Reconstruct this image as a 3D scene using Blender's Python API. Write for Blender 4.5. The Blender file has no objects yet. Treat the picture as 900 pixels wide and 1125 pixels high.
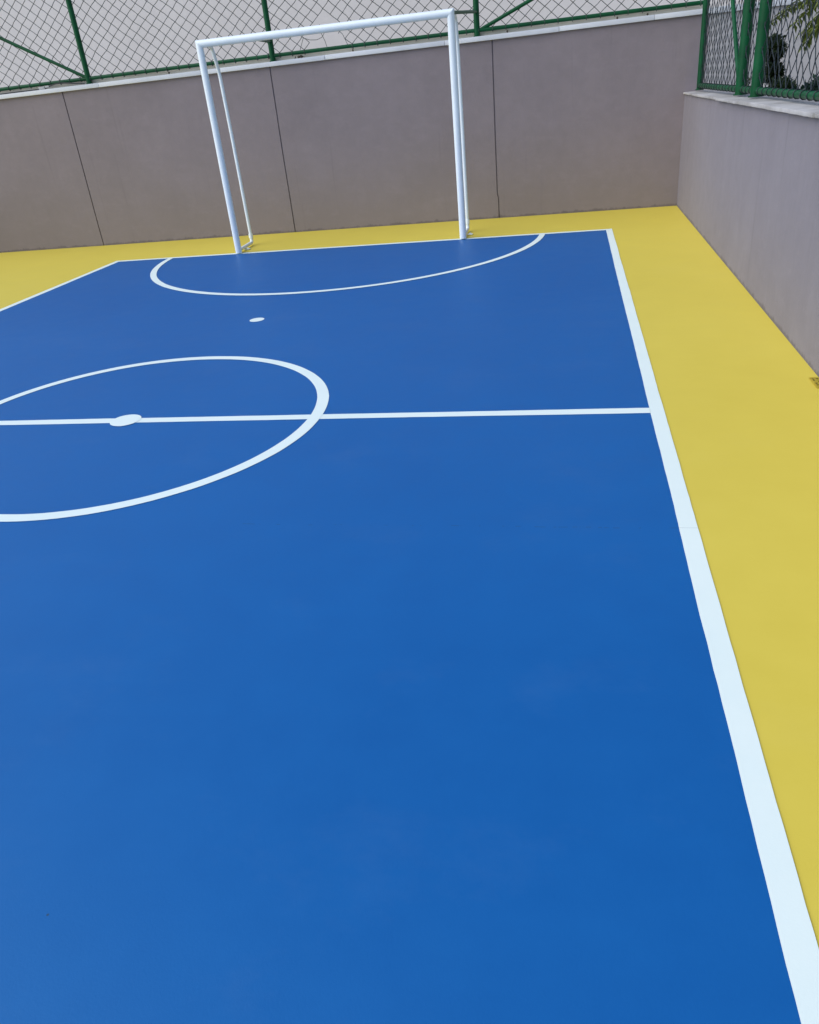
import bpy, bmesh, math, random
from mathutils import Vector, Matrix, noise

random.seed(7)
scene = bpy.context.scene
COL = scene.collection
R = math.radians

# ------------------------------------------------------------------ materials
def new_mat(name):
    m = bpy.data.materials.new(name)
    m.use_nodes = True
    nt = m.node_tree
    return m, nt, nt.nodes['Principled BSDF']

def N(nt, typ, **kw):
    n = nt.nodes.new(typ)
    for k, v in kw.items():
        if k in n.inputs.keys():
            n.inputs[k].default_value = v
        else:
            setattr(n, k, v)
    return n

def L(nt, a, b):
    nt.links.new(a, b)

def coords(nt, scale=(1, 1, 1)):
    g = N(nt, 'ShaderNodeNewGeometry')          # world position: every object here stands still
    mp = N(nt, 'ShaderNodeMapping')
    mp.inputs['Scale'].default_value = scale
    L(nt, g.outputs['Position'], mp.inputs['Vector'])
    return mp.outputs['Vector']

def noise_tex(nt, vec, scale, detail=4.0, rough=0.55):
    n = N(nt, 'ShaderNodeTexNoise')
    n.inputs['Scale'].default_value = scale
    n.inputs['Detail'].default_value = detail
    n.inputs['Roughness'].default_value = rough
    L(nt, vec, n.inputs['Vector'])
    return n.outputs['Fac']

def ramp(nt, fac, stops):
    r = N(nt, 'ShaderNodeValToRGB')
    els = r.color_ramp.elements
    while len(els) < len(stops):
        els.new(0.5)
    for e, (p, c) in zip(els, stops):
        e.position = p
        e.color = (c[0], c[1], c[2], 1) if not isinstance(c, (int, float)) else (c, c, c, 1)
    L(nt, fac, r.inputs['Fac'])
    return r.outputs['Color']

def mix(nt, fac, a, b):
    m = N(nt, 'ShaderNodeMix', data_type='RGBA')
    if isinstance(fac, (int, float)):
        m.inputs[0].default_value = fac
    else:
        L(nt, fac, m.inputs[0])
    for s, v in ((6, a), (7, b)):
        if isinstance(v, tuple):
            m.inputs[s].default_value = (v[0], v[1], v[2], 1)
        else:
            L(nt, v, m.inputs[s])
    return m.outputs[2]

def mth(nt, op, a, b=None, c=None):
    m = N(nt, 'ShaderNodeMath', operation=op)
    for i, v in enumerate((a, b, c)):
        if v is None:
            continue
        if isinstance(v, (int, float)):
            m.inputs[i].default_value = v
        else:
            L(nt, v, m.inputs[i])
    return m.outputs[0]

def bump(nt, bsdf, height, strength, dist):
    b = N(nt, 'ShaderNodeBump')
    b.inputs['Strength'].default_value = strength
    b.inputs['Distance'].default_value = dist
    L(nt, height, b.inputs['Height'])
    L(nt, b.outputs['Normal'], bsdf.inputs['Normal'])

def scale_col(c, k):
    return tuple(min(1.0, x * k) for x in c)

def paint_floor(name, col, alt, rough, spec, crack=True, speck=(0.03, 0.04, 0.06), speck_n=0.985):
    """rolled acrylic court paint: faint roller mottling, grit, a few dark specks, one hairline joint"""
    m, nt, bs = new_mat(name)
    v = coords(nt)
    big = noise_tex(nt, v, 0.55, 3)
    mid = noise_tex(nt, v, 5.0, 5, 0.6)
    roll = noise_tex(nt, coords(nt, (1.0, 9.0, 1.0)), 1.6, 3)
    fac = mth(nt, 'ADD', mth(nt, 'MULTIPLY', big, 0.5), mth(nt, 'ADD', mth(nt, 'MULTIPLY', mid, 0.42), mth(nt, 'MULTIPLY', roll, 0.08)))
    c = ramp(nt, fac, [(0.36, col), (0.64, alt)])
    # sparse specks of grit
    vo = N(nt, 'ShaderNodeTexVoronoi')
    vo.inputs['Scale'].default_value = 3.4
    L(nt, v, vo.inputs['Vector'])
    near = mth(nt, 'LESS_THAN', vo.outputs['Distance'], 0.011)
    sep = N(nt, 'ShaderNodeSeparateColor')
    L(nt, vo.outputs['Color'], sep.inputs[0])
    some = mth(nt, 'GREATER_THAN', sep.outputs[0], 0.35)
    sp = mth(nt, 'MULTIPLY', near, some)
    c = mix(nt, mth(nt, 'MULTIPLY', sp, 0.75), c, speck)
    if crack:
        sx = N(nt, 'ShaderNodeSeparateXYZ')
        L(nt, v, sx.inputs[0])
        wob = noise_tex(nt, v, 2.2, 2)
        off = mth(nt, 'ADD', sx.outputs[1], 5.985)
        off = mth(nt, 'ADD', off, mth(nt, 'MULTIPLY', mth(nt, 'SUBTRACT', wob, 0.5), 0.03))
        line = mth(nt, 'LESS_THAN', mth(nt, 'ABSOLUTE', off), 0.0016)
        brk = mth(nt, 'GREATER_THAN', noise_tex(nt, v, 16.0, 4, 0.7), 0.53)
        rng = mth(nt, 'GREATER_THAN', sx.outputs[0], -1.7)
        cr = mth(nt, 'MULTIPLY', mth(nt, 'MULTIPLY', line, brk), rng)
        c = mix(nt, mth(nt, 'MULTIPLY', cr, crack), c, speck)
    dust = noise_tex(nt, coords(nt, (1.0, 1.5, 1.0)), 1.3, 8, 0.72)
    c = mix(nt, ramp(nt, dust, [(0.54, 0.0), (0.80, 0.09)]), c, tuple(0.72 * a + 0.28 * b for a, b in zip(alt, (0.55, 0.55, 0.52))))
    L(nt, c, bs.inputs['Base Color'])
    rr = mth(nt, 'ADD', rough, mth(nt, 'MULTIPLY', mth(nt, 'SUBTRACT', mid, 0.5), 0.10))
    L(nt, rr, bs.inputs['Roughness'])
    bs.inputs['Specular IOR Level'].default_value = spec
    fine = noise_tex(nt, v, 190.0, 3, 0.6)
    wave = noise_tex(nt, v, 14.0, 3, 0.5)
    bump(nt, bs, mth(nt, 'ADD', fine, mth(nt, 'MULTIPLY', wave, 0.8)), 0.12, 0.002)
    return m

M = {}
M['blue'] = paint_floor('blue_court_paint', (0.004, 0.098, 0.352), (0.005, 0.111, 0.382), 0.46, 0.48, 0.55)
M['blue'].node_tree.nodes['Principled BSDF'].inputs['Specular Tint'].default_value = (0.45, 1.0, 1.0, 1)
M['yellow'] = paint_floor('yellow_court_paint', (0.665, 0.538, 0.068), (0.70, 0.572, 0.080), 0.52, 0.35, False, (0.12, 0.10, 0.03))
M['line'] = paint_floor('white_line_paint', (0.74, 0.87, 0.85), (0.79, 0.90, 0.87), 0.5, 0.35, 0.35, (0.25, 0.33, 0.36))

def concrete(name, c0, c1, streak, rough=0.85, bscale=60, bstr=0.35, low=None, grime=False):
    m, nt, bs = new_mat(name)
    v = coords(nt)
    a = noise_tex(nt, v, 1.1, 5, 0.6)
    b = noise_tex(nt, coords(nt, (3.2, 3.2, 0.5)), 1.3, 4, 0.6)
    d = noise_tex(nt, v, 9.0, 6, 0.65)
    f = mth(nt, 'ADD', mth(nt, 'MULTIPLY', a, 1 - streak), mth(nt, 'MULTIPLY', b, streak))
    f = mth(nt, 'ADD', mth(nt, 'MULTIPLY', f, 0.75), mth(nt, 'MULTIPLY', d, 0.25))
    c = ramp(nt, f, [(0.34, c0), (0.66, c1)])
    if low:   # browner tone over the lower wall, uneven upper edge
        sx = N(nt, 'ShaderNodeSeparateXYZ')
        L(nt, v, sx.inputs[0])
        hgt = mth(nt, 'ADD', sx.outputs[2], mth(nt, 'MULTIPLY', mth(nt, 'SUBTRACT', a, 0.5), 1.0))
        mask = ramp(nt, mth(nt, 'DIVIDE', hgt, 1.2), [(0.15, 1.0), (0.85, 0.0)])
        c = mix(nt, mth(nt, 'MULTIPLY', mask, 0.55), c, low)
    if grime:   # ragged dirt line where the wall meets the floor, faint trowel sweeps and a few runs below the top
        s2 = N(nt, 'ShaderNodeSeparateXYZ')
        L(nt, v, s2.inputs[0])
        rag = noise_tex(nt, coords(nt, (1, 1, 0.2)), 11.0, 5, 0.7)
        edge = mth(nt, 'SUBTRACT', s2.outputs[2], mth(nt, 'MULTIPLY', mth(nt, 'SUBTRACT', rag, 0.40), 0.10))
        c = mix(nt, mth(nt, 'MULTIPLY', ramp(nt, mth(nt, 'ADD', mth(nt, 'MULTIPLY', edge, 12.0), 0.4), [(0.40, 1.0), (0.62, 0.0)]), 0.5), c, (0.085, 0.075, 0.075))
        tr = noise_tex(nt, coords(nt, (1.6, 1.6, 3.4)), 3.2, 6, 0.7)
        c = mix(nt, ramp(nt, tr, [(0.52, 0.0), (0.75, 0.20)]), c, scale_col(c1, 1.22))
        rn = noise_tex(nt, coords(nt, (9, 9, 0.35)), 1.0, 4, 0.7)
        c = mix(nt, ramp(nt, rn, [(0.60, 0.0), (0.78, 0.34)]), c, scale_col(c0, 0.72))
    L(nt, c, bs.inputs['Base Color'])
    bs.inputs['Roughness'].default_value = rough
    bs.inputs['Specular IOR Level'].default_value = 0.25
    g = noise_tex(nt, v, bscale, 5, 0.65)
    bump(nt, bs, mth(nt, 'ADD', g, mth(nt, 'MULTIPLY', d, 2.0)), bstr, 0.004)
    return m

M['wall_back'] = concrete('taupe_painted_render', (0.218, 0.187, 0.201), (0.268, 0.230, 0.247), 0.25, low=(0.238, 0.203, 0.188), grime=True)
M['wall_side'] = concrete('grey_violet_painted_render', (0.208, 0.192, 0.220), (0.252, 0.235, 0.266), 0.35, grime=True)
M['wall_garden'] = concrete('light_grey_render', (0.54, 0.515, 0.515), (0.60, 0.575, 0.575), 0.3)  # render of the garden wall, lighter in tone than the end wall
M['building'] = concrete('neighbour_plaster', (0.72, 0.675, 0.645), (0.765, 0.72, 0.69), 0.2, bstr=0.15)
M['coping'] = concrete('white_painted_coping', (0.60, 0.62, 0.66), (0.74, 0.76, 0.80), 0.3, rough=0.6)
M['coping_worn'] = concrete('worn_white_marble', (0.26, 0.25, 0.24), (0.58, 0.57, 0.575), 0.1, rough=0.55, bscale=30)
M['mortar'] = concrete('beige_mortar', (0.60, 0.55, 0.46), (0.76, 0.72, 0.63), 0.1)
M['dirt'] = concrete('ground_concrete', (0.20, 0.19, 0.175), (0.28, 0.27, 0.25), 0.0)
M['soil'] = concrete('garden_soil', (0.05, 0.035, 0.025), (0.10, 0.075, 0.05), 0.0)
M['stone'] = concrete('pale_rubble', (0.45, 0.44, 0.44), (0.66, 0.65, 0.66), 0.0)

def metal_paint(name, col, rough, var=0.12, spec=0.5):
    m, nt, bs = new_mat(name)
    v = coords(nt)
    a = noise_tex(nt, v, 6.0, 5, 0.65)
    c = ramp(nt, a, [(0.3, scale_col(col, 1 - var)), (0.7, scale_col(col, 1 + var))])
    L(nt, c, bs.inputs['Base Color'])
    bs.inputs['Roughness'].default_value = rough
    bs.inputs['Specular IOR Level'].default_value = spec
    bump(nt, bs, noise_tex(nt, v, 70.0, 3), 0.12, 0.002)
    return m

M['white'] = metal_paint('white_enamel', (0.80, 0.875, 0.915), 0.36, 0.03)
M['green'] = metal_paint('green_enamel', (0.0008, 0.068, 0.022), 0.45, 0.28, 0.22)
M['wire'] = metal_paint('dark_coated_wire', (0.030, 0.046, 0.038), 0.5, 0.2)
M['wire_blue'] = metal_paint('dark_green_blue_wire', (0.012, 0.020, 0.026), 0.5, 0.2)
M['black'] = metal_paint('black_rubber', (0.018, 0.018, 0.02), 0.6, 0.2)
M['steel'] = metal_paint('dull_steel', (0.42, 0.42, 0.42), 0.45, 0.2)
M['hole'] = metal_paint('drain_shade_dark', (0.035, 0.03, 0.012), 0.8, 0.2)  # dark colour standing in for the shade inside the drain

def leaf_mat(name, c0, c1, rough=0.5):
    m, nt, bs = new_mat(name)
    oi = noise_tex(nt, coords(nt), 16.0, 3, 0.7)
    c = ramp(nt, oi, [(0.32, c0), (0.68, c1)])
    L(nt, c, bs.inputs['Base Color'])
    bs.inputs['Roughness'].default_value = rough
    bs.inputs['Subsurface Weight'].default_value = 0.0
    tr = N(nt, 'ShaderNodeBsdfTranslucent')
    L(nt, c, tr.inputs['Color'])
    mx = N(nt, 'ShaderNodeMixShader')
    mx.inputs[0].default_value = 0.25
    L(nt, bs.outputs[0], mx.inputs[1])
    L(nt, tr.outputs[0], mx.inputs[2])
    L(nt, mx.outputs[0], nt.nodes['Material Output'].inputs['Surface'])
    return m

M['leaf_dark'] = leaf_mat('dark_leaf', (0.010, 0.022, 0.009), (0.028, 0.050, 0.014))
M['leaf_mid'] = leaf_mat('hedge_leaf', (0.010, 0.032, 0.022), (0.022, 0.060, 0.036))
M['leaf_olive_dark'] = leaf_mat('dark_olive_leaf', (0.012, 0.030, 0.008), (0.034, 0.062, 0.014))
M['leaf_olive'] = leaf_mat('olive_leaf', (0.030, 0.045, 0.008), (0.075, 0.095, 0.018))
M['leaf_lime'] = leaf_mat('lime_frond', (0.095, 0.135, 0.018), (0.25, 0.30, 0.055))
M['bark'] = concrete('bark', (0.05, 0.035, 0.025), (0.11, 0.085, 0.06), 0.6)

# ------------------------------------------------------------------ mesh helpers
def obj(name, bm, mat, parent=None, smooth=True):
    me = bpy.data.meshes.new(name)
    bmesh.ops.recalc_face_normals(bm, faces=bm.faces)
    bm.to_mesh(me)
    bm.free()
    me.materials.append(mat)
    if smooth:
        for p in me.polygons:
            p.use_smooth = True
        try:
            me.set_sharp_from_angle(angle=R(40))
        except Exception:
            pass
    o = bpy.data.objects.new(name, me)
    COL.objects.link(o)
    if parent:
        o.parent = parent
        o.matrix_parent_inverse = Matrix.Translation(-parent.location)
    return o

def tag(o, label, cat, kind=None, group=None):
    o['label'] = label
    o['category'] = cat
    if kind:
        o['kind'] = kind
    if group:
        o['group'] = group
    return o

def thing(name, label, cat, loc, group=None):
    o = bpy.data.objects.new(name, None)
    COL.objects.link(o)
    o.location = loc
    return tag(o, label, cat, None, group)

def box(bm, x0, x1, y0, y1, z0, z1, bev=0.0, zf=None):
    vs = [bm.verts.new((x, y, z)) for x in (x0, x1) for y in (y0, y1) for z in (z0, z1)]
    F = [(0, 1, 3, 2), (4, 6, 7, 5), (0, 4, 5, 1), (2, 3, 7, 6), (0, 2, 6, 4), (1, 5, 7, 3)]
    fs = [bm.faces.new([vs[i] for i in f]) for f in F]
    if bev:
        es = list({e for f in fs for e in f.edges})
        r = bmesh.ops.bevel(bm, geom=es, offset=bev, segments=2, affect='EDGES', profile=0.6)
    return vs

def tube(bm, pts, rad, n=16, caps=True):
    """swept tube along a polyline; rad: number or per-point list"""
    pts = [Vector(p) for p in pts]
    rads = rad if isinstance(rad, (list, tuple)) else [rad] * len(pts)
    t0 = (pts[1] - pts[0]).normalized()
    ref = Vector((0, 0, 1)) if abs(t0.z) < 0.9 else Vector((1, 0, 0))
    u = t0.cross(ref).normalized()
    rings = []
    for i, p in enumerate(pts):
        if i == 0:
            t = pts[1] - pts[0]
        elif i == len(pts) - 1:
            t = pts[-1] - pts[-2]
        else:
            t = (pts[i + 1] - p).normalized() + (p - pts[i - 1]).normalized()
        t.normalize()
        u = (u - t * u.dot(t)).normalized()
        w = t.cross(u)
        rings.append([bm.verts.new(p + (u * math.cos(2 * math.pi * k / n) + w * math.sin(2 * math.pi * k / n)) * rads[i]) for k in range(n)])
    for a, b in zip(rings, rings[1:]):
        for k in range(n):
            bm.faces.new((a[k], a[(k + 1) % n], b[(k + 1) % n], b[k]))
    if caps:
        bm.faces.new(rings[0][::-1])
        bm.faces.new(rings[-1])
    return rings

def bend(pts, r, seg=6):
    """round the corners of a polyline"""
    pts = [Vector(p) for p in pts]
    out = [pts[0]]
    for a, b, c in zip(pts, pts[1:], pts[2:]):
        d1 = (a - b).normalized()
        d2 = (c - b).normalized()
        p0, p1 = b + d1 * r, b + d2 * r
        for i in range(seg + 1):
            t = i / seg
            out.append((1 - t) ** 2 * p0 + 2 * t * (1 - t) * b + t * t * p1)
    out.append(pts[-1])
    return out

def strip(bm, left, right, z):
    a = [bm.verts.new((p[0], p[1], z)) for p in left]
    b = [bm.verts.new((p[0], p[1], z)) for p in right]
    for i in range(len(a) - 1):
        bm.faces.new((a[i], a[i + 1], b[i + 1], b[i]))

def wob(x, y, k):
    """hand-taped edges are never perfectly straight: about 1.5 mm of wander"""
    return 0.0032 * noise.noise(Vector((x * 1.7 + k, y * 1.7, k * 3.1))) + 0.0013 * noise.noise(Vector((x * 14, y * 14 + k, k)))

def line_band(x0, y0, x1, y1, w, z, k):
    bm = bmesh.new()
    d = Vector((x1 - x0, y1 - y0, 0))
    n = max(2, int(d.length / 0.06))
    d.normalize()
    nn = Vector((-d.y, d.x, 0))
    le, ri = [], []
    for i in range(n + 1):
        t = i / n
        p = Vector((x0 + (x1 - x0) * t, y0 + (y1 - y0) * t, 0))
        le.append(p + nn * (w / 2 + wob(p.x, p.y, k)))
        ri.append(p - nn * (w / 2 + wob(p.x, p.y, k + 5)))
    strip(bm, le, ri, z)
    return bm

def arc_band(cx, cy, ro, ro_y, w, a0, a1, z, k):
    bm = bmesh.new()
    n = 160
    le, ri = [], []
    for i in range(n + 1):
        a = a0 + (a1 - a0) * i / n
        c, s = math.cos(a), math.sin(a)
        e = wob(cx + c * ro, cy + s * ro, k)
        f = wob(cx + c * ro, cy + s * ro, k + 5)
        le.append((cx + c * (ro + e), cy + s * (ro_y + e)))
        ri.append((cx + c * (ro - w + f), cy + s * (ro_y - w + f)))
    strip(bm, le, ri, z)
    return bm

def disc(cx, cy, r, z, k):
    bm = bmesh.new()
    vs = []
    for i in range(64):
        a = 2 * math.pi * i / 64
        rr = r * (1 + 0.02 * noise.noise(Vector((math.cos(a) * 2, math.sin(a) * 2, k))))
        vs.append(bm.verts.new((cx + math.cos(a) * rr, cy + math.sin(a) * rr, z)))
    bm.faces.new(vs)
    return bm

def sheet(x0, x1, y0, y1, z):
    bm = bmesh.new()
    vs = [bm.verts.new(p) for p in ((x0, y0, z), (x1, y0, z), (x1, y1, z), (x0, y1, z))]
    bm.faces.new(vs)
    return bm

# ------------------------------------------------------------------ measured layout (metres)
WY = 1.231           # face of the end wall
RX = 0.766           # face of the side wall
LX = -10.4           # face of the far side wall, out of frame
COURT_L, YM = -5.544, -4.898
XC = -2.763
LW = 0.062
def zt(x):           # the end wall's top rises a little towards the corner
    return 1.802 + 0.0043 * (x + 1.24)

# ------------------------------------------------------------------ floor
tag(obj('ground', sheet(-300, 300, -300, 300, -0.02), M['dirt']), 'plain grey ground stretching out beyond the court walls', 'ground', 'structure')
tag(obj('court_surround', sheet(LX - 0.1, RX + 0.1, -13.5, WY + 0.1, 0.0), M['yellow']), 'yellow painted floor strip running round the blue court', 'floor', 'structure')
tag(obj('court_floor', sheet(COURT_L + 0.03, -0.03, 2 * YM + 0.03, -0.03, 0.0018), M['blue']), 'glossy blue painted playing floor inside the white lines', 'floor', 'structure')
def mark(name, bm, label, cat):
    tag(obj(name, bm, M['line'], smooth=False), label, cat, 'structure')
mark('sideline', line_band(-LW / 2, 0, -LW / 2, 2 * YM, LW, 0.0030, 1), 'white sideline between blue floor and yellow strip below the low side wall', 'court line')
mark('sideline', line_band(COURT_L + LW / 2, 0, COURT_L + LW / 2, 2 * YM, LW, 0.0030, 2), 'white sideline at the far left running out of the picture', 'court line')
mark('goal_line', line_band(COURT_L, -LW / 2, 0, -LW / 2, LW, 0.0038, 3), 'white goal line passing under the goal posts', 'court line')
mark('goal_line', line_band(COURT_L, 2 * YM + LW / 2, 0, 2 * YM + LW / 2, LW, 0.0038, 4), 'white goal line at the near end of the court', 'court line')
mark('halfway_line', line_band(COURT_L + LW, YM, -LW, YM, LW, 0.0030, 5), 'white halfway line crossing the blue floor through the centre circle', 'court line')
mark('centre_circle', arc_band(XC, YM, 1.092, 1.092, LW, 0, 2 * math.pi, 0.0038, 6), 'white painted circle round the middle of the court', 'court line')
mark('centre_spot', disc(XC - 0.005, YM, 0.082, 0.0046, 7), 'white round spot on the halfway line inside the circle', 'court mark')
mark('penalty_arc', arc_band(-2.764, 0.064, 2.105, 2.202, LW, math.pi + 0.0432, 2 * math.pi - 0.0432, 0.0046, 8), 'white curved goal area line in front of the goal', 'court line')
mark('penalty_spot', disc(-2.744, -2.923, 0.056, 0.0030, 9), 'small white spot between goal area arc and centre circle', 'court mark')

# ------------------------------------------------------------------ end wall
JOINTS = [-9.02, -6.41, -3.762, -1.230]
t = thing('boundary_wall', 'taupe rendered end wall with vertical joints behind the goal', 'wall', (-3.5, WY + 0.1, 0))
bm = bmesh.new()
xs = [(-12.0, 0)]
prof = [(-12.0, WY)]
for j in JOINTS:
    prof += [(j - 0.0068, WY), (j - 0.005, WY + 0.014), (j + 0.005, WY + 0.014), (j + 0.0068, WY)]
XE = 0.955
prof += [(XE, WY), (XE, WY + 0.22), (-12.0, WY + 0.22)]
HS = [-0.1, 0.0, 0.23, 0.26, 0.9, None]
rows = []
for hi, h in enumerate(HS):
    row = []
    for (x, y) in prof:
        xx = x
        if abs(x + 1.230) < 0.02 and hi >= 3:       # the third joint steps aside near its foot
            xx = x - 0.012
        for j in JOINTS:
            if abs(x - j) < 0.02 and h is not None and hi >= 2:
                xx += 0.006 * noise.noise(Vector((j * 3, h * 2.0, 1.0)))
        row.append(bm.verts.new((xx, y, zt(x) if h is None else h)))
    rows.append(row)
for a, b in zip(rows, rows[1:]):
    for k in range(len(a)):
        k2 = (k + 1) % len(a)
        bm.faces.new((a[k], a[k2], b[k2], b[k]))
bm.faces.new(rows[-1])
obj('wall_body', bm, M['wall_back'], t, smooth=False)
# white coping stones with a lip, then the mortar upstand behind the posts
CUTS = [-12.0, -10.3, -8.6, -7.35, -5.9, -4.55, -3.1, -1.75, -0.54, 0.42, XE]
for a, b in zip(CUTS, CUTS[1:]):
    bm = bmesh.new()
    dz = random.uniform(-0.002, 0.002)
    vs = box(bm, a + 0.0015, b - 0.0015, WY - 0.03 + random.uniform(-.003, .003), WY + 0.235, 0.002, 0.048, 0.004)
    for v in bm.verts:
        v.co.z += zt(v.co.x) + dz
    obj('coping_stone', bm, M['coping'], t)
bm = bmesh.new()
n = 90
for i in range(n):
    pass
prev = None
for i in range(n + 1):
    x = -12 + (XE + 12) * i / n
    k = noise.noise(Vector((x * 2.3, 0, 5)))
    z0, z1 = zt(x) + 0.046, zt(x) + 0.094 + 0.008 * k
    y0 = WY + 0.075 + 0.006 * noise.noise(Vector((x * 3.0, 2, 8)))
    ring = [bm.verts.new(p) for p in ((x, y0, z0), (x, y0 + 0.004, z1 - 0.006), (x, y0 + 0.012, z1), (x, WY + 0.22, z1), (x, WY + 0.22, z0))]
    if prev:
        for q in range(5):
            bm.faces.new((prev[q], prev[(q + 1) % 5], ring[(q + 1) % 5], ring[q]))
    else:
        bm.faces.new(ring)
    prev = ring
bm.faces.new(prev[::-1])
obj('mortar_upstand', bm, M['mortar'], t)

# ------------------------------------------------------------------ low side wall on the right
t = thing('side_wall', 'low grey violet rendered side wall with worn white coping', 'wall', (RX + 0.12, -4, 0))
bm = bmesh.new()
box(bm, RX, RX + 0.25, -13.5, WY - 0.002, -0.1, 1.112)
obj('wall_body', bm, M['wall_side'], t, smooth=False)
y = WY - 0.004
i = 0
while y > -13.4:
    ln = [0.95, 1.25, 0.95, 0.85, 1.1][i % 5]
    bm = bmesh.new()
    box(bm, RX - 0.026 + random.uniform(-.010, .010), RX + 0.27, max(-13.5, y - ln) + 0.002, y - 0.001, 1.1125, 1.136 + random.uniform(-.007, .003), 0.003)
    for v in bm.verts:          # chipped front edge
        if v.co.x < RX:
            v.co.x += 0.006 * noise.noise(v.co * 7)
    bmesh.ops.subdivide_edges(bm, edges=[e for e in bm.edges if abs((e.verts[0].co - e.verts[1].co).y) > 0.3], cuts=30)
    for v in bm.verts:
        if v.co.x < RX:
            v.co.x += 0.006 * noise.noise(v.co * 16) + 0.004 * noise.noise(v.co * 40)
            v.co.z += 0.002 * noise.noise(v.co * 14 + Vector((3, 3, 3)))
    obj('coping_stone', bm, M['coping_worn'], t)
    y -= ln
    i += 1

# far side wall (just outside the frame on the left: it shades the corner)
t = thing('far_side_wall', 'taupe rendered wall closing the court on its left side', 'wall', (LX - 0.1, -4, 0))
bm = bmesh.new()
box(bm, LX - 0.22, LX, -13.5, WY - 0.002, -0.1, 1.06)
obj('wall_body', bm, M['wall_back'], t, smooth=False)
bm = bmesh.new()
box(bm, LX - 0.24, LX + 0.03, -13.5, WY - 0.035, 1.062, 1.11, 0.004)
obj('coping_stone', bm, M['coping'], t)

# garden wall continuing behind the planting bed
t = thing('garden_wall', 'light grey wall with white top behind the planting bed', 'wall', (4, WY + 0.1, 0))
bm = bmesh.new()
box(bm, XE + 0.003, 9.0, WY + 0.004, WY + 0.22, -0.1, 1.806)
obj('wall_body', bm, M['wall_garden'], t, smooth=False)
bm = bmesh.new()
box(bm, XE + 0.003, 9.0, WY - 0.03, WY + 0.235, 1.808, 1.862, 0.004)
obj('coping_stone', bm, M['coping'], t)
tag(obj('planting_bed', sheet(RX + 0.25, 9, -13.5, WY + 0.004, 0.93), M['soil']), 'raised strip of dark soil behind the low side wall', 'soil', 'structure')

# neighbouring building
t = thing('neighbour_building', 'pale grey plastered building wall rising beyond the back fence', 'building', (-4, 6, 0))
bm = bmesh.new()
box(bm, -20, 14, 5.6, 11.0, -0.1, 4.4)
obj('wall_body', bm, M['building'], t, smooth=False)
bm = bmesh.new()
box(bm, -20.06, 14.06, 5.54, 5.9, 4.403, 4.52, 0.01)
obj('parapet_cap', bm, M['coping'], t)

# ------------------------------------------------------------------ chain link
def chain_link(P, width, height, dx, dz, rad, hole=None, seed=0, ring_r=0.024, sides=5):
    """diamond netting in the plane P(s, h); returns mesh with wires and the loops round the bottom rail"""
    bm = bmesh.new()
    cols = int(width / (dx / 2))
    rws = int(height / (dz / 2))
    pos = {}
    for i in range(cols + 1):
        for j in range(rws + 1):
            if (i + j) % 2:
                continue
            s, h = i * dx / 2, j * dz / 2
            q = Vector((s * 1.3 + seed, h * 1.3, seed))
            ds = 0.022 * noise.noise(q) + 0.010 * noise.noise(q * 5)
            dh = 0.022 * noise.noise(q + Vector((9, 4, 2))) + 0.010 * noise.noise(q * 5 + Vector((3, 1, 7)))
            f = min(1, h / 0.15)
            pos[i, j] = (s + ds, h + dh * f, 0.004 * (1 if i % 4 < 2 else -1))
    for (i, j), a in pos.items():
        for di in (-1, 1):
            b = pos.get((i + di, j + 1))
            if not b:
                continue
            if hole and hole((a[0] + b[0]) / 2, (a[1] + b[1]) / 2):
                continue
            # a wire leaves each twist with a small curl: three points per side
            m = ((a[0] + b[0]) / 2 + 0.003 * di * random.uniform(-1, 1), (a[1] + b[1]) / 2 + random.uniform(-.003, .003), 0.0)
            tube(bm, [P(*a), P(*m), P(*b)], rad, sides, caps=False)
    # loops round the rail
    for i in range(0, cols + 1):
        if i % 2 == 0 and (i, 0) in pos:
            s = pos[i, 0][0]
            if hole and hole(s, 0.02):
                continue
            pts = []
            for k in range(11):
                a = 2 * math.pi * k / 10
                pts.append(P(s + 0.006 * k / 10 - 0.003, -0.022 + ring_r * math.sin(a), ring_r * math.cos(a)))
            tube(bm, pts, rad * 1.15, sides, caps=False)
    return bm

# ---- back fence
FY = WY + 0.035
BACK_TOP = 2.1
t = thing('chain_link_fence', 'green chain link fence with torn netting on the tall end wall', 'fence', (-4, FY, zt(-4) + 0.05))
def PB(s, h, d=0):
    x = -10.2 + s
    return (x, FY + d, zt(x) + 0.125 + h)
def hole_back(s, h):
    x = -10.2 + s
    c = -3.08
    return abs(x - c) < 0.20 - max(0, h - 0.10) * 0.7 and h < 0.27
nb = chain_link(PB, 10.2 + 0.88, BACK_TOP, 0.140, 0.120, 0.0036, hole_back, 1.0, 0.024)
# torn wire ends hanging in the hole
def zb(x, h):
    return (x, FY, zt(x) + 0.125 + h)
tube(nb, [zb(-3.33, 0.11), zb(-3.26, 0.085), zb(-3.18, 0.078), zb(-3.12, 0.095), zb(-3.08, 0.14), zb(-3.07, 0.2)], 0.003, 5)
tube(nb, [zb(-3.13, 0.22), zb(-3.12, 0.13), zb(-3.09, 0.06), zb(-3.075, 0.0)], 0.003, 5)
tube(nb, [zb(-2.97, 0.16), zb(-2.93, 0.15), zb(-2.88, 0.10), zb(-2.85, 0.03), zb(-2.83, -0.02)], 0.003, 5)
tube(nb, [zb(-3.33, 0.12), zb(-3.36, 0.06), zb(-3.39, 0.0)], 0.003, 5)
obj('netting', nb, M['wire'], t)
for x in (-8.75, -6.045, -3.722, -1.403):
    bm = bmesh.new()
    tube(bm, [(x, FY, zt(x) + 0.049), (x, FY, zt(x) + BACK_TOP + 0.2)], 0.031, 18)
    tube(bm, [(x, FY, zt(x) + 0.0485), (x, FY, zt(x) + 0.056)], 0.04, 18)
    obj('post', bm, M['green'], t)
bm = bmesh.new()
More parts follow.
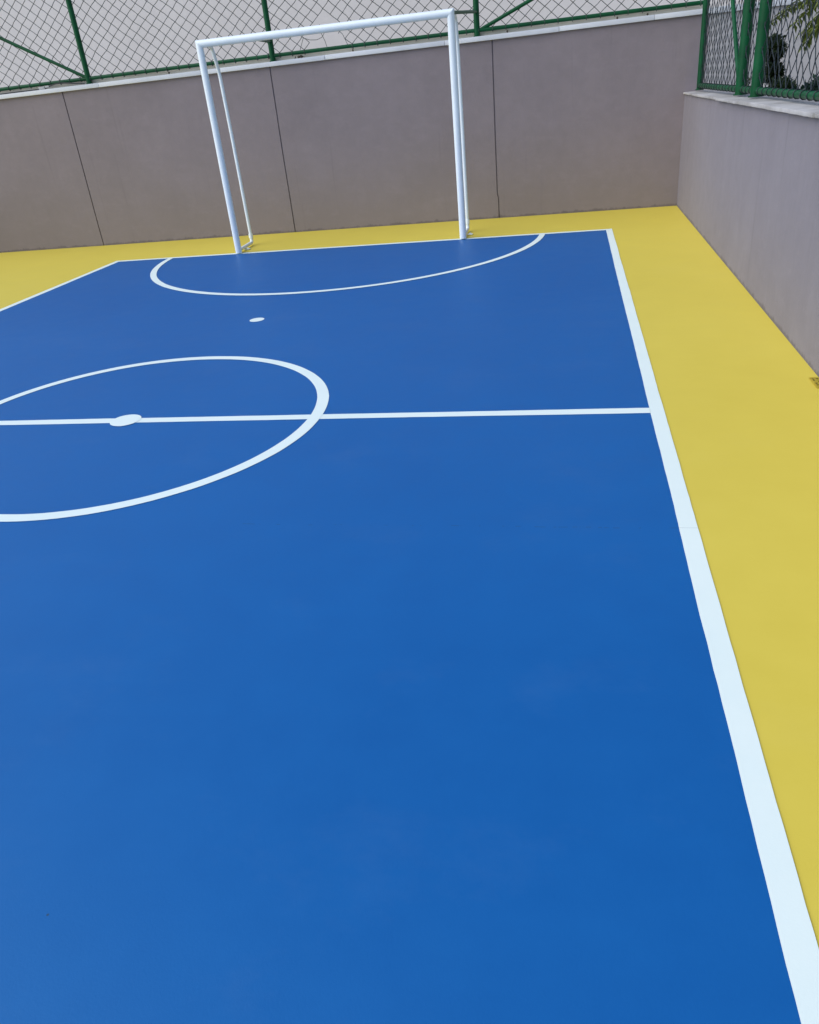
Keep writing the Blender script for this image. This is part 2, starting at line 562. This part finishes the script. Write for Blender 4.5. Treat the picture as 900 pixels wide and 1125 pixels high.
tube(bm, [(-12, FY, zt(-12) + 0.105), (0.93, FY, zt(0.93) + 0.105)], 0.0195, 14)
obj('bottom_rail', bm, M['green'], t)
bm = bmesh.new()
tube(bm, [(-12, FY, zt(-12) + BACK_TOP + 0.14), (0.865, FY, zt(0.865) + BACK_TOP + 0.14)], 0.0195, 14)
obj('top_rail', bm, M['green'], t)
for a, b in (((-6.06, FY, 1.895), (-8.72, FY, 3.26)), ((-1.375, FY, 1.905), (0.85, FY, 2.78))):
    bm = bmesh.new()
    tube(bm, [a, b], 0.0185, 14)
    obj('brace', bm, M['green'], t)
for a, b in (((-3.722, FY - 0.02, 2.035), (-3.50, 0.0, 2.0)), ((-1.403, FY - 0.02, 2.075), (-1.497, 0.0, 2.005))):
    bm = bmesh.new()
    tube(bm, [a, b], 0.015, 12)
    obj('tie_bar', bm, M['green'], t)

# ---- side fence on the low wall
FX = RX + 0.121
SIDE_TOP = 2.5
t = thing('chain_link_fence', 'green chain link fence with paired posts on the low side wall', 'fence', (FX, -3, 1.142))
def PS(s, h, d=0):
    return (FX + d, 1.02 - s, 1.142 + 0.062 + h)
obj('netting', chain_link(PS, 12.0, SIDE_TOP, 0.145, 0.150, 0.0029, None, 4.0, 0.0255, 6), M['wire_blue'], t)
for y, r in ((1.045, 0.030), (-1.15, 0.041), (-1.74, 0.041), (-4.9, 0.03), (-7.8, 0.03)):
    bm = bmesh.new()
    tube(bm, [(FX, y, 1.1425), (FX, y, 1.142 + SIDE_TOP + 0.12)], r, 20)
    tube(bm, [(FX, y, 1.1422), (FX, y, 1.150)], r + 0.012, 20)
    obj('post', bm, M['green'], t)
bm = bmesh.new()
tube(bm, [(FX, 1.04, 1.182), (FX, -11.2, 1.182)], 0.022, 14)
obj('bottom_rail', bm, M['green'], t)
bm = bmesh.new()
tube(bm, [(FX, 1.04, 1.142 + SIDE_TOP + 0.06), (FX, -11.2, 1.142 + SIDE_TOP + 0.06)], 0.022, 14)
obj('top_rail', bm, M['green'], t)
bm = bmesh.new()
tube(bm, [(FX - 0.01, -1.12, 1.21), (FX - 0.01, 1.02, 3.25)], 0.017, 12)
obj('brace', bm, M['green'], t)

# ------------------------------------------------------------------ goal
GY, GZ = -0.036, 2.0
GL, GR = -4.015, -1.510
PR = 0.035
t = thing('football_goal', 'white tubular goal frame without a net on the goal line', 'goal', (XC, GY, 0.01))
def shear_tube(bm, fn, n=24):
    """two rings whose end positions depend on the ring point: a mitred tube"""
    a, b = [], []
    for k in range(n):
        an = 2 * math.pi * k / n
        p0, p1 = fn(math.cos(an) * PR, math.sin(an) * PR)
        a.append(bm.verts.new(p0))
        b.append(bm.verts.new(p1))
    for k in range(n):
        bm.faces.new((a[k], a[(k + 1) % n], b[(k + 1) % n], b[k]))
    bm.faces.new(a[::-1])
    bm.faces.new(b)
for gx, sgn in ((GL, 1), (GR, -1)):
    bm = bmesh.new()
    shear_tube(bm, lambda c, s: ((gx + c, GY + s, 0.012), (gx + c, GY + s, GZ - sgn * c - 0.0004)))
    obj('post', bm, M['white'], t)
bm = bmesh.new()
shear_tube(bm, lambda c, s: ((GL - c, GY + s, GZ + c + 0.0004), (GR + c, GY + s, GZ + c + 0.0004)))
obj('crossbar', bm, M['white'], t)
for gx, ox in ((GL, -0.035), (GR, 0.0)):
    bx = gx + ox
    by = 0.46 if ox else 0.39
    bm = bmesh.new()
    tube(bm, bend([(gx + 0.0, GY + 0.035, GZ + 0.005), (gx + ox * 0.4, GY + 0.33, GZ - 0.005), (bx, by - 0.03, 1.76), (bx, by, 1.1), (bx, by + 0.02, 0.10)], 0.07), 0.0185, 14)
    obj('back_stay', bm, M['white'], t)
    bm = bmesh.new()
    tube(bm, bend([(bx, by + 0.02, 0.105), (bx, by + 0.02, 0.032), (gx + ox * 0.3, GY + 0.03, 0.032)], 0.03), 0.019, 14)
    tube(bm, [(bx, by + 0.02, 0.085), (bx, by + 0.02, 0.125)], 0.025, 14)
    gb = obj('ground_bar', bm, M['white'], t)
    bm = bmesh.new()
    box(bm, bx + 0.012, bx + 0.075, 0.175, 0.225, 0.004, 0.012, 0.002)
    tube(bm, [(bx + 0.05, 0.2, 0.011), (bx + 0.05, 0.2, 0.022)], 0.009, 6)
    obj('anchor_plate', bm, M['white'], t)

# ------------------------------------------------------------------ small things on the coping
def cz(x):
    return zt(x) + 0.049
bm = bmesh.new()
pts = [(-7.25, WY + 0.01, cz(-7.25) + .006), (-7.0, WY + 0.0, cz(-7) + .006), (-6.72, WY + 0.012, cz(-6.7) + .006), (-6.6, WY + 0.005, cz(-6.6) + .012),
       (-6.52, WY + 0.0, cz(-6.5) + .034), (-6.45, WY + 0.0, cz(-6.45) + .044), (-6.36, WY + 0.005, cz(-6.36) + .040), (-6.2, WY + 0.0, cz(-6.2) + .022), (-6.09, WY - 0.002, cz(-6.1) + .008)]
tube(bm, bend(pts, 0.03, 4), 0.0065, 8)
t = thing('cable', 'thin black cable lying along the white wall top', 'cable', (-6.6, WY, cz(-6.6)))
obj('lead', bm, M['black'], t)
bm = bmesh.new()
box(bm, -6.70, -6.62, WY - 0.012, WY + 0.02, cz(-6.66) + 0.001, cz(-6.66) + 0.03, 0.004)
box(bm, -6.615, -6.56, WY - 0.008, WY + 0.016, cz(-6.6) + 0.012, cz(-6.6) + 0.034, 0.005)
obj('connector', bm, M['steel'], t)
# wad of dead leaves by the tear
bm = bmesh.new()
for i in range(26):
    c = Vector((-3.40 + random.gauss(0, 0.03), WY + 0.005 + random.gauss(0, 0.008), cz(-3.4) + abs(random.gauss(0.008, 0.008)) + 0.003))
    u = Vector((random.gauss(0, 1), random.gauss(0, 1), random.gauss(0, .6))).normalized()
    w = u.cross(Vector((random.random(), random.random(), 1))).normalized()
    vs = [bm.verts.new(c + u * 0.018), bm.verts.new(c + w * 0.008), bm.verts.new(c - u * 0.018), bm.verts.new(c - w * 0.008)]
    bm.faces.new(vs)
tag(obj('dead_leaves', bm, M['soil'], smooth=False), 'dark wad of dead leaves under the torn netting', 'leaves')
# short bolts left in the coping
first = None
for k, (x, lab) in enumerate(((-2.78, 'rusty bolt stub in the white coping right of the torn netting'), (-1.08, 'rusty bolt stub in the coping right of the bracket post'), (-5.0, 'rusty bolt stub in the coping left of the goal'),
                              (0.35, 'rusty bolt stub in the coping near the wall corner'), (0.05, 'rusty bolt stub in the coping short of the wall corner'))):
    if first is None:
        bm = bmesh.new()
        tube(bm, [(0, 0, 0), (0, 0, 0.022)], 0.006, 8)
        tube(bm, [(0, 0, 0.008), (0, 0, 0.016)], 0.012, 6)
        o = first = obj('bolt', bm, M['bark'])
    else:
        o = first.copy()
        COL.objects.link(o)
    o.location = (x, WY + 0.015, cz(x) + 0.001)
    tag(o, lab, 'bolt', None, 'bolt stubs in the coping')

# ------------------------------------------------------------------ drain at the foot of the side wall
t = thing('floor_drain', 'small yellow painted drain grate at the foot of the side wall', 'drain', (0.735, -4.57, 0.002))
bm = bmesh.new()
nx, ny = 5, 13
x0, x1, y0, y1 = 0.718, 0.764, -4.66, -4.515
def gz(x, y):
    return 0.0045 + 0.0012 * noise.noise(Vector((x * 60, y * 60, 2)))
gv = [[bm.verts.new((x0 + (x1 - x0) * i / nx + random.uniform(-.001, .001), y0 + (y1 - y0) * j / ny + random.uniform(-.001, .001), gz(x0 + (x1 - x0) * i / nx, y0 + (y1 - y0) * j / ny))) for j in range(ny + 1)] for i in range(nx + 1)]
for i in range(nx):
    for j in range(ny):
        if i % 2 == 1 and j % 2 == 1 and (i * 7 + j * 5) % 6 > 0:
            continue
        bm.faces.new((gv[i][j], gv[i + 1][j], gv[i + 1][j + 1], gv[i][j + 1]))
bmesh.ops.solidify(bm, geom=bm.faces[:], thickness=0.002)
obj('grate', bm, M['yellow'], t, smooth=False)
obj('sump_shade', sheet(x0 + 0.006, x1 - 0.004, y0 + 0.008, y1 - 0.008, 0.0012), M['hole'], t)  # flat sheet on the floor, shade below the grate painted dark, no real hollow

# ------------------------------------------------------------------ planting
def leaf(bm, c, d, up, ln, wd, fold=0.25):
    """one creased, pointed leaf"""
    d = d.normalized()
    s = d.cross(up)
    if s.length < 1e-3:
        s = d.cross(Vector((1, 0, 0)))
    s.normalize()
    n = s.cross(d).normalized()
    a = bm.verts.new(c)
    m = bm.verts.new(c + d * ln * 0.5)
    b = bm.verts.new(c + d * ln - n * ln * 0.12)
    l = bm.verts.new(c + d * ln * 0.45 + s * wd * 0.5 + n * wd * fold)
    r = bm.verts.new(c + d * ln * 0.45 - s * wd * 0.5 + n * wd * fold)
    bm.faces.new((a, m, l)); bm.faces.new((l, m, b)); bm.faces.new((a, r, m)); bm.faces.new((m, r, b))

def foliage(clumps, per, ln, wd, seed):
    rnd = random.Random(seed)
    bm = bmesh.new()
    for (c, rad) in clumps:
        c = Vector(c)
        for k in range(int(per * rad * rad * 100)):
            v = Vector((rnd.gauss(0, 1), rnd.gauss(0, 1), rnd.gauss(0, 1))).normalized()
            rr = rad * (rnd.uniform(0.45, 1.0)) * (1 + 0.25 * noise.noise((c + v * rad) * 9))
            p = c + v * rr
            d = (v + Vector((rnd.gauss(0, .6), rnd.gauss(0, .6), rnd.gauss(0.2, .5))))
            leaf(bm, p, d, Vector((rnd.gauss(0, .4), rnd.gauss(0, .4), 1)), ln * rnd.uniform(.6, 1.25), wd * rnd.uniform(.7, 1.2))
    return bm

def shrub(name, label, base, clumps, mat, per, ln, wd, seed, stems, cat='shrub', group=None):
    t = thing(name, label, cat, base, group)
    obj('foliage', foliage(clumps, per, ln, wd, seed), mat, t, smooth=False)
    bm = bmesh.new()
    for s in stems:
        tube(bm, [base, *s], [0.014] + [0.009] * (len(s) - 1) + [0.005], 7)
    obj('stem', bm, M['bark'], t)

B = 0.93
shrub('clipped_shrub', 'tall dark shrub with two rounded tufts behind the paired posts', (1.27, -0.44, B),
      [((1.26, -0.36, 1.46), 0.07), ((1.25, -0.46, 1.42), 0.075), ((1.26, -0.58, 1.44), 0.04), ((1.26, -0.40, 1.26), 0.085), ((1.25, -0.54, 1.25), 0.07), ((1.27, -0.33, 1.19), 0.07), ((1.26, -0.44, 1.17), 0.06)],
      M['leaf_dark'], 850, 0.044, 0.026, 3, [[(1.265, -0.42, 1.2), (1.26, -0.42, 1.48)], [(1.26, -0.46, 1.15), (1.25, -0.52, 1.40)]])
shrub('round_shrub', 'low round dark green shrub beside the tall tufted one', (1.27, -1.0, B),
      [((1.25, -0.88, 1.125), 0.10), ((1.25, -1.0, 1.11), 0.09), ((1.25, -0.76, 1.08), 0.06)],
      M['leaf_olive_dark'], 700, 0.034, 0.022, 5, [[(1.27, -1.0, 1.1)]])
shrub('small_plant', 'small yellowish plant showing between the paired posts', (1.25, 0.46, B),
      [((1.24, 0.48, 1.14), 0.07), ((1.22, 0.56, 1.17), 0.05), ((1.27, 0.40, 1.08), 0.08)],
      M['leaf_olive'], 160, 0.05, 0.018, 8, [[(1.25, 0.47, 1.14)]], 'plant')
hedge = []
rr = random.Random(12)
for k in range(30):
    y = -1.24 - k * 0.12
    hedge.append(((1.30 + rr.uniform(-.05, .05), y + rr.uniform(-.04, .04), 1.045 + rr.uniform(-.02, .03) + min(0.09, 0.016 * k)), rr.uniform(0.085, 0.11)))
shrub('low_hedge', 'dense bluish green hedge running along the side fence', (1.32, -3.0, B), hedge, M['leaf_mid'], 170, 0.042, 0.026, 21,
      [[(1.32, -2.6, 1.0)], [(1.32, -3.4, 1.0)]], 'hedge')

# feathery plant arching in over the side fence
def frond(bm, base, tip, sag, nleaf, ln, wd, seed):
    rnd = random.Random(seed)
    base, tip = Vector(base), Vector(tip)
    pts = []
    for i in range(13):
        t = i / 12
        p = base.lerp(tip, t)
        p.z += sag * 4 * t * (1 - t)
        pts.append(p)
    tube(bm, pts, [0.007 * (1 - 0.8 * i / 12) + 0.0012 for i in range(13)], 5)
    for i in range(nleaf):
        t = 0.25 + 0.75 * i / nleaf
        k = min(11, int(t * 12))
        p = pts[k].lerp(pts[k + 1], t * 12 - k)
        d = (pts[k + 1] - pts[k]).normalized()
        side = d.cross(Vector((0, 0, 1))).normalized() * (1 if i % 2 else -1)
        dd = d * 0.8 + side * 0.75 + Vector((0, 0, -0.45 + rnd.gauss(0, .25))) + Vector((rnd.gauss(0, .12), rnd.gauss(0, .12), 0))
        leaf(bm, p, dd, Vector((rnd.gauss(0, .3), rnd.gauss(0, .3), 1)), ln * rnd.uniform(.7, 1.15), wd * rnd.uniform(.8, 1.2), 0.12)
t = thing('bamboo_plant', 'lime green leafy plant drooping behind the netting at the top corner', 'plant', (1.42, -1.95, B))
bm = bmesh.new()
for (x, y, h) in ((1.42, -1.95, 1.9), (1.50, -2.10, 1.8), (1.45, -1.80, 1.7)):
    tube(bm, [(x, y, B), (x - 0.02, y + 0.02, B + h * 0.3), (x - 0.05, y + 0.06, B + h * 0.6)], [0.016, 0.013, 0.009], 8)
obj('stem', bm, M['bark'], t)
bm = bmesh.new()
tips = [((1.38, -1.75, 1.75), (1.25, 0.02, 1.62), 0.04), ((1.38, -1.75, 1.80), (1.25, -0.45, 1.66), 0.05), ((1.40, -1.80, 1.75), (1.25, -1.02, 1.58), 0.05), ((1.40, -1.80, 1.70), (1.25, -1.28, 1.50), 0.05),
        ((1.40, -1.85, 1.70), (1.24, -1.42, 1.43), 0.06), ((1.42, -1.90, 1.70), (1.26, -1.60, 1.52), 0.06), ((1.40, -1.85, 1.85), (1.28, -1.2, 1.70), 0.05), ((1.42, -1.90, 1.95), (1.3, -1.5, 1.70), 0.1),
        ((1.42, -1.9, 2.0), (1.3, -1.1, 1.85), 0.12), ((1.42, -1.9, 2.1), (1.6, -1.3, 2.0), 0.16), ((1.46, -2.0, 2.1), (1.8, -2.5, 1.95), 0.16), ((1.46, -2.0, 2.2), (1.3, -2.6, 2.1), 0.2), ((1.46, -2.0, 2.0), (1.3, -2.5, 1.8), 0.15)]
for k, (a, b, sg) in enumerate(tips):
    frond(bm, a, b, sg, 46, 0.095, 0.021, 40 + k)
obj('foliage', bm, M['leaf_lime'], t, smooth=False)

# pale broken slabs lying in the bed beside the shrub
def chunk(name, label, c, size, rot, seed):
    rnd = random.Random(seed)
    bm = bmesh.new()
    bmesh.ops.create_cube(bm, size=1)
    bmesh.ops.subdivide_edges(bm, edges=bm.edges[:], cuts=3, use_grid_fill=True)
    rm = Matrix.Rotation(rot[0], 3, 'X') @ Matrix.Rotation(rot[1], 3, 'Y') @ Matrix.Rotation(rot[2], 3, 'Z')
    for v in bm.verts:
        p = Vector((v.co.x * size[0], v.co.y * size[1], v.co.z * size[2]))
        p *= 1 + 0.18 * noise.noise(v.co * 2.5 + Vector((seed, 0, 0)))
        v.co = rm @ p + Vector(c)
    return tag(obj(name, bm, M['stone']), label, 'rubble', None, 'broken slabs in the planting bed')
chunk('broken_slab', 'pale broken slab lying between the tufted shrub and the round shrub', (1.25, -0.62, 1.045), (0.10, 0.30, 0.16), (0.5, 0.3, 0.3), 3)
chunk('broken_slab', 'narrow pale slab leaning by the foot of the tufted shrub', (1.20, -0.32, 1.06), (0.06, 0.07, 0.28), (0.5, 0.2, 0.2), 6)

# ------------------------------------------------------------------ light
w = bpy.data.worlds.new('World')
scene.world = w
w.use_nodes = True
nt = w.node_tree
bg = nt.nodes['Background']
sky = nt.nodes.new('ShaderNodeTexSky')
sky.sky_type = 'NISHITA'
sky.sun_disc = False
SUN_EL, SUN_AZ = R(45), R(-118)      # azimuth from +y towards +x: over the left shoulder
sky.sun_elevation = SUN_EL
sky.sun_rotation = SUN_AZ
sky.air_density = 1.0
sky.dust_density = 1.0
sky.ozone_density = 1.0
L(nt, sky.outputs[0], bg.inputs['Color'])
bg.inputs['Strength'].default_value = 0.10
sd = bpy.data.lights.new('sun', 'SUN')
sd.energy = 1.5
sd.angle = R(70)
sd.color = (1.0, 0.97, 0.94)
so = bpy.data.objects.new('sun', sd)
COL.objects.link(so)
dirv = Vector((math.sin(SUN_AZ) * math.cos(SUN_EL), math.cos(SUN_AZ) * math.cos(SUN_EL), math.sin(SUN_EL)))
so.rotation_euler = dirv.to_track_quat('Z', 'Y').to_euler()
so.location = (-6, -6, 9)

scene.view_settings.view_transform = 'Standard'
scene.view_settings.look = 'None'
scene.view_settings.gamma = 1.0
scene.view_settings.use_curve_mapping = False
scene.view_settings.exposure = 0.76

# ------------------------------------------------------------------ camera (solved from the photograph)
F, PITCH, YAW, ROLL = 843.69, -0.4999, 0.2280, -0.1047
cam = bpy.data.cameras.new('camera')
cam.sensor_fit = 'HORIZONTAL'
cam.sensor_width = 36
cam.lens = F / 900 * 36
cam.clip_start = 0.05
cam.clip_end = 1500
co = bpy.data.objects.new('camera', cam)
COL.objects.link(co)
sp, cp, sy, cy = math.sin(PITCH), math.cos(PITCH), math.sin(YAW), math.cos(YAW)
fw = Vector((-sy * cp, cy * cp, sp))
up = Vector((sy * sp, -cy * sp, cp))
ri = Vector((cy, sy, 0))
c, s = math.cos(ROLL), math.sin(ROLL)
r2 = ri * c + up * s
u2 = up * c - ri * s
m = Matrix((r2, u2, -fw)).transposed().to_4x4()
m.translation = Vector((-0.450, -8.400, 1.4126))
co.matrix_world = m
scene.camera = co
